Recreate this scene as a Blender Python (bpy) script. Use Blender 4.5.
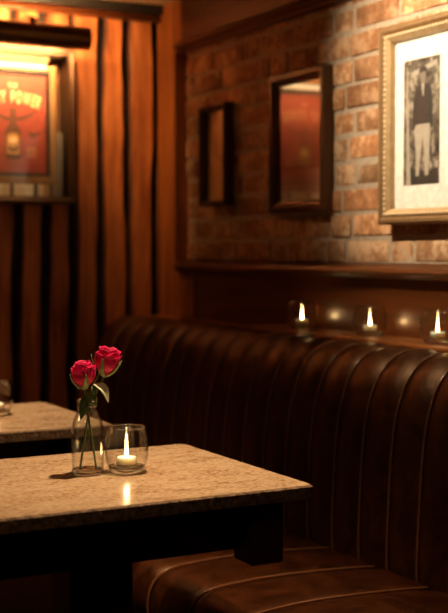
import bpy, bmesh, math, random
from mathutils import Vector, Matrix
R = math.radians
random.seed(7)
for o in list(bpy.data.objects): bpy.data.objects.remove(o)
C = bpy.context.scene.collection

# ------------------------------------------------------------ camera, world, exposure
cam_d = bpy.data.cameras.new('camera')
cam_d.sensor_fit = 'VERTICAL'; cam_d.sensor_height = 36.0
cam_d.lens = 36.0 * 1200 / 613
cam_d.clip_start = 0.05
cam_d.dof.use_dof = True
cam_d.dof.focus_distance = 2.10
cam_d.dof.aperture_fstop = 3.6
cam_d.dof.aperture_blades = 9
cam = bpy.data.objects.new('camera', cam_d); C.objects.link(cam)
cam.location = (0, 0, 1.15)
cam.rotation_euler = (R(90) - math.atan(56.5/1200), 0, -R(28.4))
bpy.context.scene.camera = cam
w = bpy.data.worlds.new('world'); bpy.context.scene.world = w; w.use_nodes = True
w.node_tree.nodes['Background'].inputs[0].default_value = (1.0, 0.5, 0.2, 1)
w.node_tree.nodes['Background'].inputs[1].default_value = 0.02
vs = bpy.context.scene.view_settings
vs.view_transform = 'Standard'; vs.look = 'None'; vs.gamma = 1.0; vs.exposure = 0.0
vs.use_curve_mapping = False

def light(name, kind, loc, energy, color, target=None, **kw):
    l = bpy.data.lights.new(name, kind); l.energy = energy; l.color = color
    for k, v in kw.items(): setattr(l, k, v)
    o = bpy.data.objects.new(name, l); C.objects.link(o); o.location = loc
    if target is not None:
        o.rotation_euler = (Vector(target) - Vector(loc)).to_track_quat('-Z', 'Y').to_euler()
    return o
DOWN_LOC = (0.96, 1.90, 1.955)
WARM = (1.0, 0.66, 0.36)
light('downlight_beam', 'SPOT', DOWN_LOC, 96, WARM, (0.90, 1.92, 0.7), spot_size=R(60), spot_blend=1.0, shadow_soft_size=0.018)
REAR_LOC = (0.92, 2.80, 1.955)
light('rear_downlight_beam', 'SPOT', REAR_LOC, 78, WARM, (0.76, 2.90, 0.7), spot_size=R(72), spot_blend=1.0, shadow_soft_size=0.018)
PIC_LOC = (1.00, 2.42, 1.955)
light('picture_beam', 'SPOT', PIC_LOC, 104, (1.0, 0.80, 0.57), (1.80, 2.16, 1.56), spot_size=R(82), spot_blend=1.0, shadow_soft_size=0.02)
ROOM_FILL_LOC = (-0.4, 0.5, 1.955)
light('room_fill_beam', 'SPOT', ROOM_FILL_LOC, 9, WARM, (-0.1, 0.9, 0.0), spot_size=R(150), spot_blend=0.8, shadow_soft_size=0.03)  # added fill, unseen; lights the roses from the camera side

FLAME_STRENGTH = 75.0
BULB_STRENGTH = 350.0

# ------------------------------------------------------------ mesh helpers
def obj(name, bm, mats, parent=None, smooth=False, loc=(0, 0, 0), sharp=None):
    bmesh.ops.recalc_face_normals(bm, faces=bm.faces)
    me = bpy.data.meshes.new(name); bm.to_mesh(me); bm.free()
    for m in (mats if isinstance(mats, (list, tuple)) else [mats]): me.materials.append(m)
    if smooth:
        for p in me.polygons: p.use_smooth = True
        if sharp: me.set_sharp_from_angle(angle=R(sharp))
    o = bpy.data.objects.new(name, me); C.objects.link(o)
    o.location = loc
    if parent: o.parent = parent
    return o
def struct(name, bm, mats, parent=None, **k):
    o = obj(name, bm, mats, parent, **k)
    if not parent: o['kind'] = 'structure'
    return o
def thing(name, label, cat, loc=(0, 0, 0), rz=0, group=None):
    o = bpy.data.objects.new(name, None); C.objects.link(o)
    o.empty_display_size = 0.05
    o.location = loc; o.rotation_euler = (0, 0, rz); o['label'] = label; o['category'] = cat
    if group: o['group'] = group
    return o
def dup(root, loc, rz, label, group=None):
    def cp(o, par):
        c = o.copy(); C.objects.link(c); c.parent = par
        for ch in [q for q in bpy.data.objects if q.parent == o]: cp(ch, c)
        return c
    r = cp(root, None); r.location = loc; r.rotation_euler = (0, 0, rz); r['label'] = label
    if group: r['group'] = group
    return r
def box(bm, x0, x1, y0, y1, z0, z1, bev=0.0, mat=0, seg=2):
    vv = [bm.verts.new((x, y, z)) for x in (x0, x1) for y in (y0, y1) for z in (z0, z1)]
    f = [(0,1,3,2),(4,6,7,5),(0,4,5,1),(2,3,7,6),(0,2,6,4),(1,5,7,3)]
    fs = [bm.faces.new([vv[i] for i in q]) for q in f]
    for q in fs: q.material_index = mat
    if bev:
        es = list({e for q in fs for e in q.edges})
        r = bmesh.ops.bevel(bm, geom=es, offset=bev, segments=seg, affect='EDGES', profile=0.5)
        for q in r['faces']: q.material_index = mat
        return list({v for q in r['faces'] for v in q.verts} | {v for v in vv if v.is_valid})
    return vv
def B(*a, **k):
    bm = bmesh.new(); box(bm, *a, **k); return bm
def lathe(bm, prof, n=40, c=(0, 0, 0), close=False):
    rings = []
    for r, z in prof:
        if r < 1e-6: rings.append([bm.verts.new((c[0], c[1], c[2]+z))])
        else: rings.append([bm.verts.new((c[0]+r*math.cos(2*math.pi*i/n), c[1]+r*math.sin(2*math.pi*i/n), c[2]+z)) for i in range(n)])
    pairs = list(zip(rings[:-1], rings[1:]))
    if close: pairs.append((rings[-1], rings[0]))
    for a, b in pairs:
        for i in range(n):
            j = (i+1) % n
            if len(a) == 1 and len(b) == 1: continue
            if len(a) == 1: bm.faces.new((a[0], b[i], b[j]))
            elif len(b) == 1: bm.faces.new((a[i], a[j], b[0]))
            else: bm.faces.new((a[i], a[j], b[j], b[i]))
def tube(bm, pts, rad, n=8, cap=True):
    pts = [Vector(p) for p in pts]
    rr = rad if isinstance(rad, (list, tuple)) else [rad]*len(pts)
    rings = []; prev = None
    for i, p in enumerate(pts):
        t = (pts[min(i+1, len(pts)-1)] - pts[max(i-1, 0)]).normalized()
        if prev is None: u = t.orthogonal().normalized()
        else: u = (prev - t*prev.dot(t)).normalized()
        prev = u; v = t.cross(u)
        rings.append([bm.verts.new(p + (u*math.cos(2*math.pi*k/n) + v*math.sin(2*math.pi*k/n))*rr[i]) for k in range(n)])
    for a, b in zip(rings[:-1], rings[1:]):
        for k in range(n):
            bm.faces.new((a[k], a[(k+1) % n], b[(k+1) % n], b[k]))
    if cap:
        bm.faces.new(rings[0][::-1]); bm.faces.new(rings[-1])
def bez(p0, p1, p2, p3, n=12):
    P = [Vector(p) for p in (p0, p1, p2, p3)]; out = []
    for i in range(n+1):
        t = i/n; out.append(P[0]*(1-t)**3 + P[1]*3*t*(1-t)**2 + P[2]*3*t*t*(1-t) + P[3]*t**3)
    return out
def frame_mesh(bm, w, h, prof, mat=0):
    """picture frame in local X(width) Z(height), front towards -Y; prof = [(inset, y)]"""
    rings = []
    for ins, y in prof:
        a, b = w/2-ins, h/2-ins
        rings.append([bm.verts.new((sx*a, y, sz*b)) for sx, sz in ((-1, -1), (1, -1), (1, 1), (-1, 1))])
    n = len(rings)
    for i in range(n):
        a, b = rings[i], rings[(i+1) % n]
        for k in range(4):
            f = bm.faces.new((a[k], a[(k+1) % 4], b[(k+1) % 4], b[k])); f.material_index = mat
def poly(bm, pts, y0, y1, mat=0, sx=1, sz=1, ox=0, oz=0):
    """outline in XZ extruded between y0 and y1"""
    a = [bm.verts.new((ox+sx*x, y0, oz+sz*z)) for x, z in pts]
    b = [bm.verts.new((ox+sx*x, y1, oz+sz*z)) for x, z in pts]
    n = len(pts)
    fs = [bm.faces.new(a), bm.faces.new(b[::-1])]
    for i in range(n): fs.append(bm.faces.new((a[i], b[i], b[(i+1) % n], a[(i+1) % n])))
    for f in fs: f.material_index = mat

# ------------------------------------------------------------ materials
def nodes(name):
    m = bpy.data.materials.new(name); m.use_nodes = True
    nt = m.node_tree; return m, nt, nt.nodes['Principled BSDF']
def N(nt, t, **k):
    n = nt.nodes.new(t)
    for a, v in k.items():
        if a in n.inputs: n.inputs[a].default_value = v
        else: setattr(n, a, v)
    return n
def coords(nt, scale=(1, 1, 1), kind='Object'):
    tc = N(nt, 'ShaderNodeTexCoord'); mp = N(nt, 'ShaderNodeMapping')
    mp.inputs['Scale'].default_value = scale
    nt.links.new(tc.outputs[kind], mp.inputs[0]); return mp.outputs[0]
def ramp(nt, fac, stops):
    r = N(nt, 'ShaderNodeValToRGB'); e = r.color_ramp.elements
    while len(e) < len(stops): e.new(0.5)
    for q, (p, c) in zip(e, stops):
        q.position = p; q.color = (*c, 1)
    nt.links.new(fac, r.inputs[0]); return r.outputs[0]
def bump(nt, h, p, strength=0.3, dist=0.002):
    b = N(nt, 'ShaderNodeBump'); b.inputs['Strength'].default_value = strength; b.inputs['Distance'].default_value = dist
    nt.links.new(h, b.inputs['Height']); nt.links.new(b.outputs[0], p.inputs['Normal'])
def wood(name, dark, light_, axis='Z', rough=0.4, freq=14, coat=0.0):
    m, nt, p = nodes(name)
    s = {'X': (0.8, freq, freq), 'Y': (freq, 0.8, freq), 'Z': (freq, freq, 0.8)}[axis]
    co = coords(nt, s)
    n = N(nt, 'ShaderNodeTexNoise', Scale=2.2, Detail=7.0, Roughness=0.62, Distortion=0.6); nt.links.new(co, n.inputs['Vector'])
    c = ramp(nt, n.outputs[0], [(0.3, dark), (0.72, light_)])
    nt.links.new(c, p.inputs['Base Color'])
    p.inputs['Roughness'].default_value = rough
    p.inputs['Specular Tint'].default_value = (1.0, 0.72, 0.48, 1); p.inputs['Coat Weight'].default_value = coat*.3; p.inputs['Coat Roughness'].default_value = 0.22
    bump(nt, n.outputs[0], p, 0.25, 0.002)
    return m
def plain(name, col, rough=0.5, metal=0.0, **k):
    m, nt, p = nodes(name)
    co = coords(nt); n = N(nt, 'ShaderNodeTexNoise', Scale=60.0, Detail=3.0); nt.links.new(co, n.inputs['Vector'])
    c = ramp(nt, n.outputs[0], [(0.3, tuple(v*0.86 for v in col)), (0.7, tuple(min(1, v*1.08) for v in col))])
    nt.links.new(c, p.inputs['Base Color'])
    p.inputs['Roughness'].default_value = rough; p.inputs['Metallic'].default_value = metal
    for a, v in k.items(): p.inputs[a.replace('_', ' ')].default_value = v
    return m
def thin_glass(name, f0=0.04, tint=(0.985, 0.988, 0.98), rough=0.0, pw=5.0, edge=1.0):
    """clear sheet: transparent, with a Schlick reflection that is the same from both sides"""
    m = bpy.data.materials.new(name); m.use_nodes = True; nt = m.node_tree; nt.nodes.clear()
    out = N(nt, 'ShaderNodeOutputMaterial'); mx = N(nt, 'ShaderNodeMixShader')
    t = N(nt, 'ShaderNodeBsdfTransparent'); t.inputs[0].default_value = (*tint, 1)
    g = N(nt, 'ShaderNodeBsdfGlossy'); g.inputs['Roughness'].default_value = rough
    lw = N(nt, 'ShaderNodeLayerWeight'); lw.inputs['Blend'].default_value = 0.5
    pw_ = N(nt, 'ShaderNodeMath', operation='POWER'); pw_.inputs[1].default_value = pw
    ma = N(nt, 'ShaderNodeMath', operation='MULTIPLY_ADD'); ma.inputs[1].default_value = 0.9-f0; ma.inputs[2].default_value = f0
    nt.links.new(lw.outputs['Facing'], pw_.inputs[0]); nt.links.new(pw_.outputs[0], ma.inputs[0])
    if edge < 1:      # a long path through the wall at the silhouette absorbs more
        p4 = N(nt, 'ShaderNodeMath', operation='POWER'); p4.inputs[1].default_value = 4.0; nt.links.new(lw.outputs['Facing'], p4.inputs[0])
        ct = N(nt, 'ShaderNodeMix', data_type='RGBA'); ct.inputs[6].default_value = (*tint, 1); ct.inputs[7].default_value = (edge, edge, edge*.95, 1)
        nt.links.new(p4.outputs[0], ct.inputs[0]); nt.links.new(ct.outputs[2], t.inputs[0])
    nt.links.new(ma.outputs[0], mx.inputs[0]); nt.links.new(t.outputs[0], mx.inputs[1]); nt.links.new(g.outputs[0], mx.inputs[2])
    nt.links.new(mx.outputs[0], out.inputs[0]); return m
def solid_glass(name):
    m, nt, p = nodes(name)
    p.inputs['Base Color'].default_value = (0.9, 0.93, 0.9, 1); p.inputs['Transmission Weight'].default_value = 1
    p.inputs['Roughness'].default_value = 0.0; p.inputs['IOR'].default_value = 1.5
    return m
def emit(name, col, s):
    m = bpy.data.materials.new(name); m.use_nodes = True; nt = m.node_tree; nt.nodes.clear()
    out = N(nt, 'ShaderNodeOutputMaterial'); e = N(nt, 'ShaderNodeEmission'); e.inputs[0].default_value = (*col, 1); e.inputs[1].default_value = s
    nt.links.new(e.outputs[0], out.inputs[0]); return m

M = {}
M['panel'] = wood('varnished_panel_wood', (0.022, 0.006, 0.002), (0.13, 0.038, 0.009), 'Y', 0.38, 12, 0.5)
M['panel_gloss'] = wood('high_gloss_panel_wood', (0.03, 0.008, 0.002), (0.16, 0.046, 0.010), 'Y', 0.30, 12, 2.6)
M['shelf'] = wood('orange_brown_shelf_wood', (0.12, 0.036, 0.008), (0.42, 0.14, 0.035), 'Y', 0.34, 12, 0.4)
M['panel_v'] = wood('varnished_post_wood', (0.09, 0.024, 0.005), (0.36, 0.105, 0.020), 'Z', 0.38, 12, 0.4)
M['panel_x'] = wood('varnished_cornice_wood', (0.03, 0.008, 0.002), (0.11, 0.028, 0.007), 'X', 0.38, 12, 0.4)
M['table_wood'] = wood('dark_table_wood', (0.020, 0.007, 0.004), (0.050, 0.018, 0.009), 'X', 0.42, 12)
M['floor'] = wood('floor_board_wood', (0.015, 0.006, 0.003), (0.05, 0.02, 0.009), 'Y', 0.45, 8)
M['black_frame'] = wood('black_brown_frame_wood', (0.016, 0.007, 0.004), (0.05, 0.022, 0.010), 'Z', 0.35, 20)
M['bronze_frame'] = wood('bronze_frame_wood', (0.022, 0.009, 0.004), (0.075, 0.03, 0.011), 'Z', 0.32, 18, 0.4)
M['case_wood'] = wood('case_wood', (0.07, 0.03, 0.012), (0.22, 0.10, 0.04), 'X', 0.4, 10, 0.3)
M['tan_frame'] = wood('tan_frame_wood', (0.16, 0.085, 0.035), (0.27, 0.155, 0.07), 'Z', 0.45, 14)
M['black'] = plain('black_lacquer', (0.012, 0.010, 0.009), 0.4)
M['gap'] = plain('dark_gap', (0.010, 0.005, 0.003), 0.8)
M['piping'] = plain('glossy_leather_piping', (0.20, 0.08, 0.035), 0.2, Specular_IOR_Level=0.8)
M['cream'] = plain('cream_mat_board', (0.76, 0.71, 0.64), 0.8)
M['gold'] = plain('gold_leaf', (0.50, 0.34, 0.17), 0.42, 0.4)
M['gold_dark'] = plain('antique_gold', (0.28, 0.165, 0.07), 0.42, 0.4)
M['bead'] = plain('pale_gold_bead', (0.74, 0.56, 0.34), 0.4, 0.2)
M['brass'] = plain('aged_brass', (0.18, 0.10, 0.035), 0.38, 0.9)
M['lining'] = plain('white_shade_lining', (0.8, 0.74, 0.62), 0.5)
M['red'] = plain('red_poster_paper', (0.26, 0.040, 0.022), 0.6)
M['ink_cream'] = plain('cream_ink', (0.80, 0.50, 0.24), 0.6)
M['ink_brown'] = plain('brown_ink', (0.10, 0.035, 0.015), 0.6)
M['ink_gold'] = plain('gold_ink', (0.42, 0.22, 0.06), 0.6)
M['wax'] = plain('white_wax', (0.92, 0.86, 0.76), 0.45, Subsurface_Weight=0.9, Subsurface_Scale=0.02)
M['wax'].node_tree.nodes['Principled BSDF'].inputs['Subsurface Radius'].default_value = (1.0, 0.8, 0.6)
M['tin'] = plain('tealight_tin', (0.75, 0.72, 0.68), 0.28, 0.9)
M['wick'] = plain('charred_wick', (0.02, 0.015, 0.01), 0.9)
M['glass'] = thin_glass('thin_clear_glass', 0.05, (0.985, 0.99, 0.98), 0.02, 3.2, 0.30)
M['pane'] = thin_glass('picture_pane_glass', 0.16)
M['pane_soft'] = thin_glass('large_picture_pane_glass', 0.02)
M['rim_glass'] = thin_glass('bright_glass_rim', 0.30, (0.9, 0.9, 0.88), 0.05, 2.0)
M['base_glass'] = solid_glass('thick_glass_foot')
M['flame'] = emit('candle_flame', (1.0, 0.62, 0.26), FLAME_STRENGTH)
M['bulb'] = emit('picture_lamp_bulb', (1.0, 0.56, 0.24), BULB_STRENGTH)
M['stem'] = plain('rose_stem_green', (0.10, 0.16, 0.035), 0.45)
M['plaster'] = plain('tan_ceiling_plaster', (0.34, 0.20, 0.09), 0.8)
M['wall_plain'] = plain('brown_painted_wall', (0.10, 0.05, 0.025), 0.8)
M['downlight_lens'] = emit('downlight_lens', (1.0, 0.7, 0.4), 3.0)

# petals: crimson, paler at the rim by vertex position noise
m, nt, p = nodes('rose_petal'); M['petal'] = m
n = N(nt, 'ShaderNodeTexNoise', Scale=70.0, Detail=3.0); nt.links.new(coords(nt), n.inputs['Vector'])
nt.links.new(ramp(nt, n.outputs[0], [(0.3, (0.46, 0.003, 0.06)), (0.75, (0.92, 0.018, 0.20))]), p.inputs['Base Color'])
p.inputs['Roughness'].default_value = 0.5; p.inputs['Subsurface Weight'].default_value = 0.15; p.inputs['Subsurface Radius'].default_value = (0.004, 0.001, 0.001)
p.inputs['Specular IOR Level'].default_value = 0.3
def leafmat(name, a, b):
    m, nt, p = nodes(name)
    n = N(nt, 'ShaderNodeTexNoise', Scale=90.0, Detail=4.0); nt.links.new(coords(nt), n.inputs['Vector'])
    nt.links.new(ramp(nt, n.outputs[0], [(0.3, a), (0.7, b)]), p.inputs['Base Color'])
    p.inputs['Roughness'].default_value = 0.42; bump(nt, n.outputs[0], p, 0.3, 0.001)
    return m
M['leaf'] = leafmat('rose_leaf_green', (0.035, 0.065, 0.012), (0.11, 0.17, 0.04))
M['leaf_pale'] = leafmat('pale_leaf_underside', (0.50, 0.54, 0.36), (0.74, 0.76, 0.56))
M['sepal'] = leafmat('sepal_green', (0.12, 0.20, 0.05), (0.25, 0.34, 0.10))

# boards: each board keeps its own tone (attribute), long grain
m, nt, p = nodes('rough_sawn_boards'); M['board'] = m
co = coords(nt, (16, 16, 1.3))
n1 = N(nt, 'ShaderNodeTexNoise', Scale=2.0, Detail=8.0, Roughness=0.65, Distortion=0.8); nt.links.new(co, n1.inputs['Vector'])
n2 = N(nt, 'ShaderNodeTexNoise', Scale=5.0, Detail=3.0); nt.links.new(coords(nt, (1, 1, .8)), n2.inputs['Vector'])
mm = N(nt, 'ShaderNodeMath', operation='MULTIPLY_ADD'); nt.links.new(n2.outputs[0], mm.inputs[0]); mm.inputs[1].default_value = 0.5; nt.links.new(n1.outputs[0], mm.inputs[2])
c = ramp(nt, mm.outputs[0], [(0.50, (0.13, 0.030, 0.006)), (0.66, (0.46, 0.135, 0.032)), (0.95, (0.84, 0.31, 0.10))])
at = N(nt, 'ShaderNodeAttribute', attribute_name='tone'); mul = N(nt, 'ShaderNodeMix', data_type='RGBA', blend_type='MULTIPLY'); mul.inputs[0].default_value = 1
nt.links.new(c, mul.inputs[6]); nt.links.new(at.outputs['Color'], mul.inputs[7]); nt.links.new(mul.outputs[2], p.inputs['Base Color'])
p.inputs['Roughness'].default_value = 0.5; bump(nt, n1.outputs[0], p, 0.5, 0.004)

# bricks
m, nt, p = nodes('old_brick'); M['brick'] = m
n1 = N(nt, 'ShaderNodeTexNoise', Scale=38.0, Detail=8.0, Roughness=0.7); nt.links.new(coords(nt), n1.inputs['Vector'])
n2 = N(nt, 'ShaderNodeTexNoise', Scale=9.0, Detail=3.0); nt.links.new(coords(nt), n2.inputs['Vector'])
mm = N(nt, 'ShaderNodeMath', operation='MULTIPLY_ADD'); nt.links.new(n2.outputs[0], mm.inputs[0]); mm.inputs[1].default_value = 0.8; nt.links.new(n1.outputs[0], mm.inputs[2])
c = ramp(nt, mm.outputs[0], [(0.55, (0.13, 0.050, 0.014)), (0.9, (0.38, 0.185, 0.075)), (1.12, (0.56, 0.35, 0.19))])
at = N(nt, 'ShaderNodeAttribute', attribute_name='tone'); mul = N(nt, 'ShaderNodeMix', data_type='RGBA', blend_type='MULTIPLY'); mul.inputs[0].default_value = 1
nt.links.new(c, mul.inputs[6]); nt.links.new(at.outputs['Color'], mul.inputs[7]); nt.links.new(mul.outputs[2], p.inputs['Base Color'])
p.inputs['Roughness'].default_value = 0.85; bump(nt, n1.outputs[0], p, 0.6, 0.004)
m, nt, p = nodes('brick_mortar'); M['mortar'] = m
n1 = N(nt, 'ShaderNodeTexNoise', Scale=60.0, Detail=8.0, Roughness=0.7); nt.links.new(coords(nt), n1.inputs['Vector'])
nt.links.new(ramp(nt, n1.outputs[0], [(0.3, (0.28, 0.21, 0.135)), (0.7, (0.50, 0.39, 0.27))]), p.inputs['Base Color'])
p.inputs['Roughness'].default_value = 0.9; bump(nt, n1.outputs[0], p, 0.8, 0.004)

# granite
m, nt, p = nodes('speckled_granite'); M['granite'] = m
co = coords(nt, (1.0, 2.2, 1.0))
v = N(nt, 'ShaderNodeTexVoronoi', Scale=210.0); nt.links.new(co, v.inputs['Vector'])
n1 = N(nt, 'ShaderNodeTexNoise', Scale=95.0, Detail=8.0, Roughness=0.75); nt.links.new(co, n1.inputs['Vector'])
n2 = N(nt, 'ShaderNodeTexNoise', Scale=12.0, Detail=4.0); nt.links.new(co, n2.inputs['Vector'])
mm = N(nt, 'ShaderNodeMath', operation='MULTIPLY_ADD'); nt.links.new(n2.outputs[0], mm.inputs[0]); mm.inputs[1].default_value = 0.3; nt.links.new(n1.outputs[0], mm.inputs[2])
c = ramp(nt, mm.outputs[0], [(0.50, (0.22, 0.12, 0.06)), (0.60, (0.50, 0.33, 0.19)), (0.74, (0.66, 0.51, 0.35)), (0.86, (0.76, 0.65, 0.50))])
nt.links.new(c, p.inputs['Base Color'])
p.inputs['Roughness'].default_value = 0.20; bump(nt, n1.outputs[0], p, 0.06, 0.001)
m, nt, p = nodes('rough_granite_edge'); M['granite_edge'] = m
n1 = N(nt, 'ShaderNodeTexNoise', Scale=110.0, Detail=8.0, Roughness=0.8); nt.links.new(coords(nt), n1.inputs['Vector'])
nt.links.new(ramp(nt, n1.outputs[0], [(0.38, (0.05, 0.022, 0.010)), (0.55, (0.26, 0.15, 0.075)), (0.7, (0.42, 0.28, 0.16))]), p.inputs['Base Color'])
p.inputs['Roughness'].default_value = 0.55; bump(nt, n1.outputs[0], p, 0.8, 0.004)

# leather
m, nt, p = nodes('oxblood_leather'); M['leather'] = m
n1 = N(nt, 'ShaderNodeTexNoise', Scale=14.0, Detail=8.0, Roughness=0.7, Distortion=0.9); nt.links.new(coords(nt), n1.inputs['Vector'])
v = N(nt, 'ShaderNodeTexVoronoi', Scale=420.0); nt.links.new(coords(nt), v.inputs['Vector'])
nt.links.new(ramp(nt, n1.outputs[0], [(0.35, (0.013, 0.0034, 0.001)), (0.7, (0.070, 0.019, 0.005))]), p.inputs['Base Color'])
rr = N(nt, 'ShaderNodeMapRange'); p.inputs['Specular IOR Level'].default_value = 0.55; p.inputs['Specular Tint'].default_value = (1.0, 0.52, 0.22, 1); rr.inputs[3].default_value = 0.27; rr.inputs[4].default_value = 0.46
nt.links.new(n1.outputs[0], rr.inputs[0]); nt.links.new(rr.outputs[0], p.inputs['Roughness'])
mm = N(nt, 'ShaderNodeMath', operation='MULTIPLY_ADD'); nt.links.new(v.outputs['Distance'], mm.inputs[0]); mm.inputs[1].default_value = 0.12; nt.links.new(n1.outputs[0], mm.inputs[2])
bump(nt, mm.outputs[0], p, 0.5, 0.004)

# ------------------------------------------------------------ room shell
YB, XR, ZC = 3.80, 1.80, 1.985
X0, Y0 = -2.0, -1.3
struct('floor', B(X0, XR+.2, Y0, YB+.2, -0.05, 0.0), M['floor'])
struct('ceiling', B(X0, XR+.2, Y0, YB+.2, ZC, ZC+.05), M['plaster'])
struct('wall_left', B(X0-.1, X0, Y0, YB+.2, 0, ZC), M['wall_plain'])
struct('wall_front', B(X0-.1, XR+.2, Y0-.1, Y0, 0, ZC), M['wall_plain'])

# back wall of rough vertical boards with dark gaps
def toned(bm):
    return bm.loops.layers.float_color.new('tone')
bm = bmesh.new(); tl = toned(bm)
box(bm, X0, XR+.2, YB+.004, YB+.1, 0, ZC, mat=1)
gaps_ = [1.774, 1.674, 1.574, 1.468, 1.369, 1.272]
while gaps_[-1] > X0+.1: gaps_.append(gaps_[-1]-0.0995)
k = 0
rnd = random.Random(3)
def edge_fn(seed, amp):
    r = random.Random(seed); ph = [(r.uniform(0, 6.3), r.uniform(2, 5)), (r.uniform(0, 6.3), r.uniform(7, 14)), (r.uniform(0, 6.3), r.uniform(22, 40))]
    return lambda z: amp*(0.9*math.sin(ph[0][0]+ph[0][1]*z)+0.5*math.sin(ph[1][0]+ph[1][1]*z)+0.25*math.sin(ph[2][0]+ph[2][1]*z))
gaps_ = [XR+.07]+gaps_
for xg, xn in zip(gaps_[:-1], gaps_[1:]):
    xr_ = xg - 0.0115; xl_ = xn + 0.0115
    fr_, fl_ = edge_fn(k*2+1, 0.0062), edge_fn(k*2+2, 0.0062)
    tone = rnd.uniform(0.72, 1.12)
    nz = 60; rows = []
    th = rnd.uniform(0.018, 0.026)
    for i in range(nz+1):
        z = ZC*i/nz; a = xl_+fl_(z); b = xr_+fr_(z)
        rows.append([bm.verts.new((a, YB+.003, z)), bm.verts.new((a+.001, YB-th+.008, z)), bm.verts.new((a+.007, YB-th, z)),
                     bm.verts.new((b-.007, YB-th, z)), bm.verts.new((b-.001, YB-th+.008, z)), bm.verts.new((b, YB+.003, z))])
    for a, b in zip(rows[:-1], rows[1:]):
        for q in range(5):
            f = bm.faces.new((a[q], a[q+1], b[q+1], b[q]))
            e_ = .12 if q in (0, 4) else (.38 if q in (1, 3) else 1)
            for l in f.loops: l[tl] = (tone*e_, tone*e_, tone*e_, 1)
    k += 1
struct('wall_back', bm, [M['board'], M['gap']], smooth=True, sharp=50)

# cornice on the back wall
bm = bmesh.new()
box(bm, X0, XR-.014, YB-.050, YB-.02, 1.926, 1.952, 0.008)
struct('trim_1', bm, M['panel_x'], smooth=True, sharp=40)
struct('trim_2', B(X0, XR-.014, YB-.060, YB-.02, 1.9525, ZC-.001, 0.003), M['black'])

# brick wall: real bricks with mortar behind
bm = bmesh.new(); tl = toned(bm)
box(bm, XR+.0005, XR+.1, Y0, YB+.2, 0, ZC, mat=1)
rnd = random.Random(11)
row = 0; z = 1.052; ph = 0.0672
while z < 1.84:
    stretch = (row % 2 == 0)
    y = 3.64 + (0.05 if stretch else -0.02); i = 0
    while y > 0.4:
        L = 0.183 if (i % 3 or not stretch) else 0.088
        if not stretch: L = 0.183 if i % 2 else 0.086
        L *= rnd.uniform(.96, 1.04)
        y1 = min(y, 3.66); y0 = y - L
        if y1 - y0 > .02:
            dx = rnd.uniform(-.003, .004); dz = rnd.uniform(-.0015, .0015)
            vs0 = set(bm.faces)
            vv = box(bm, XR+dx-.004, XR+.02, y0, y1, z+dz, z+ph-.0125+dz+rnd.uniform(-.002, .002), 0.0045, seg=2)
            for v_ in vv:
                if v_.is_valid: v_.co += Vector((rnd.uniform(-.0012, .0012), rnd.uniform(-.0016, .0016), rnd.uniform(-.0016, .0016)))
            t = rnd.uniform(.70, 1.15); hue = rnd.uniform(.88, 1.08)
            for f in set(bm.faces) - vs0:
                for l in f.loops: l[tl] = (t, t*hue, t*hue*hue, 1)
        y = y0 - 0.0125; i += 1
    z += ph; row += 1
struct('wall_right', bm, [M['brick'], M['mortar']], smooth=True, sharp=40)

# panelled woodwork on the right wall
YE = 0.3   # how far towards the viewer bricks are opened
struct('trim_3', B(XR-.012, XR+.004, 3.605, YB+.002, 0.90, ZC, 0.004), M['panel_v'])         # corner post
bm = bmesh.new(); box(bm, XR-.014, XR+.004, Y0, 3.604, 1.832, ZC, 0.003)
struct('trim_4', bm, M['panel'])                                                             # header board
def moulding(name, prof, y0, y1, mat, vertical=False, z0=0, z1=0, mit=0):
    bm = bmesh.new(); ends = []
    for e in (0, 1):
        ring = []
        for i, (a, b) in enumerate(prof):
            ring.append(bm.verts.new((a, (y0, y1)[e], b)) if not vertical else bm.verts.new((a, b, (z0, z1)[e])))
        ends.append(ring)
    n = len(prof)
    for i in range(n): bm.faces.new((ends[0][i], ends[0][(i+1) % n], ends[1][(i+1) % n], ends[1][i]))
    bm.faces.new(ends[0]); bm.faces.new(ends[1][::-1])
    return struct(name, bm, mat, smooth=True, sharp=35)
top = [(XR+.006, 1.836), (XR-.034, 1.836), (XR-.042, 1.830), (XR-.044, 1.822), (XR-.038, 1.815), (XR-.024, 1.811), (XR-.020, 1.804), (XR-.010, 1.800), (XR+.006, 1.800)]
moulding('trim_5', top, Y0, 3.602, M['panel'])
bot = [(XR+.006, 1.078), (XR-.030, 1.078), (XR-.042, 1.086), (XR-.046, 1.096), (XR-.040, 1.106), (XR-.022, 1.110), (XR-.010, 1.117), (XR+.006, 1.118)]
moulding('trim_6', bot, Y0, 3.602, M['panel'])
ver = [(XR+.006, 3.600), (XR-.034, 3.608), (XR-.040, 3.604), (XR-.040, 3.594), (XR-.024, 3.588), (XR-.012, 3.582), (XR+.006, 3.580)]
moulding('trim_7', ver, 0, 0, M['panel_v'], True, 1.112, 1.805)
struct('trim_8', B(XR-.012, XR+.004, Y0, 3.604, 0.90, 1.080), M['panel_gloss'])                    # low panel behind the candles
struct('trim_9', B(XR-.022, XR-.008, 3.50, 3.604, 0.93, 1.080, .003), M['panel_v'])
struct('trim_10', B(1.700, XR-.005, Y0, YB-.03, 0.898, 0.924, .004), M['shelf'])             # ledge carcass
struct('trim_11', B(1.672, XR-.012, Y0, 2.97, 0.9245, 0.936, .004, seg=3), M['shelf'])         # shelf board

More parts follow.
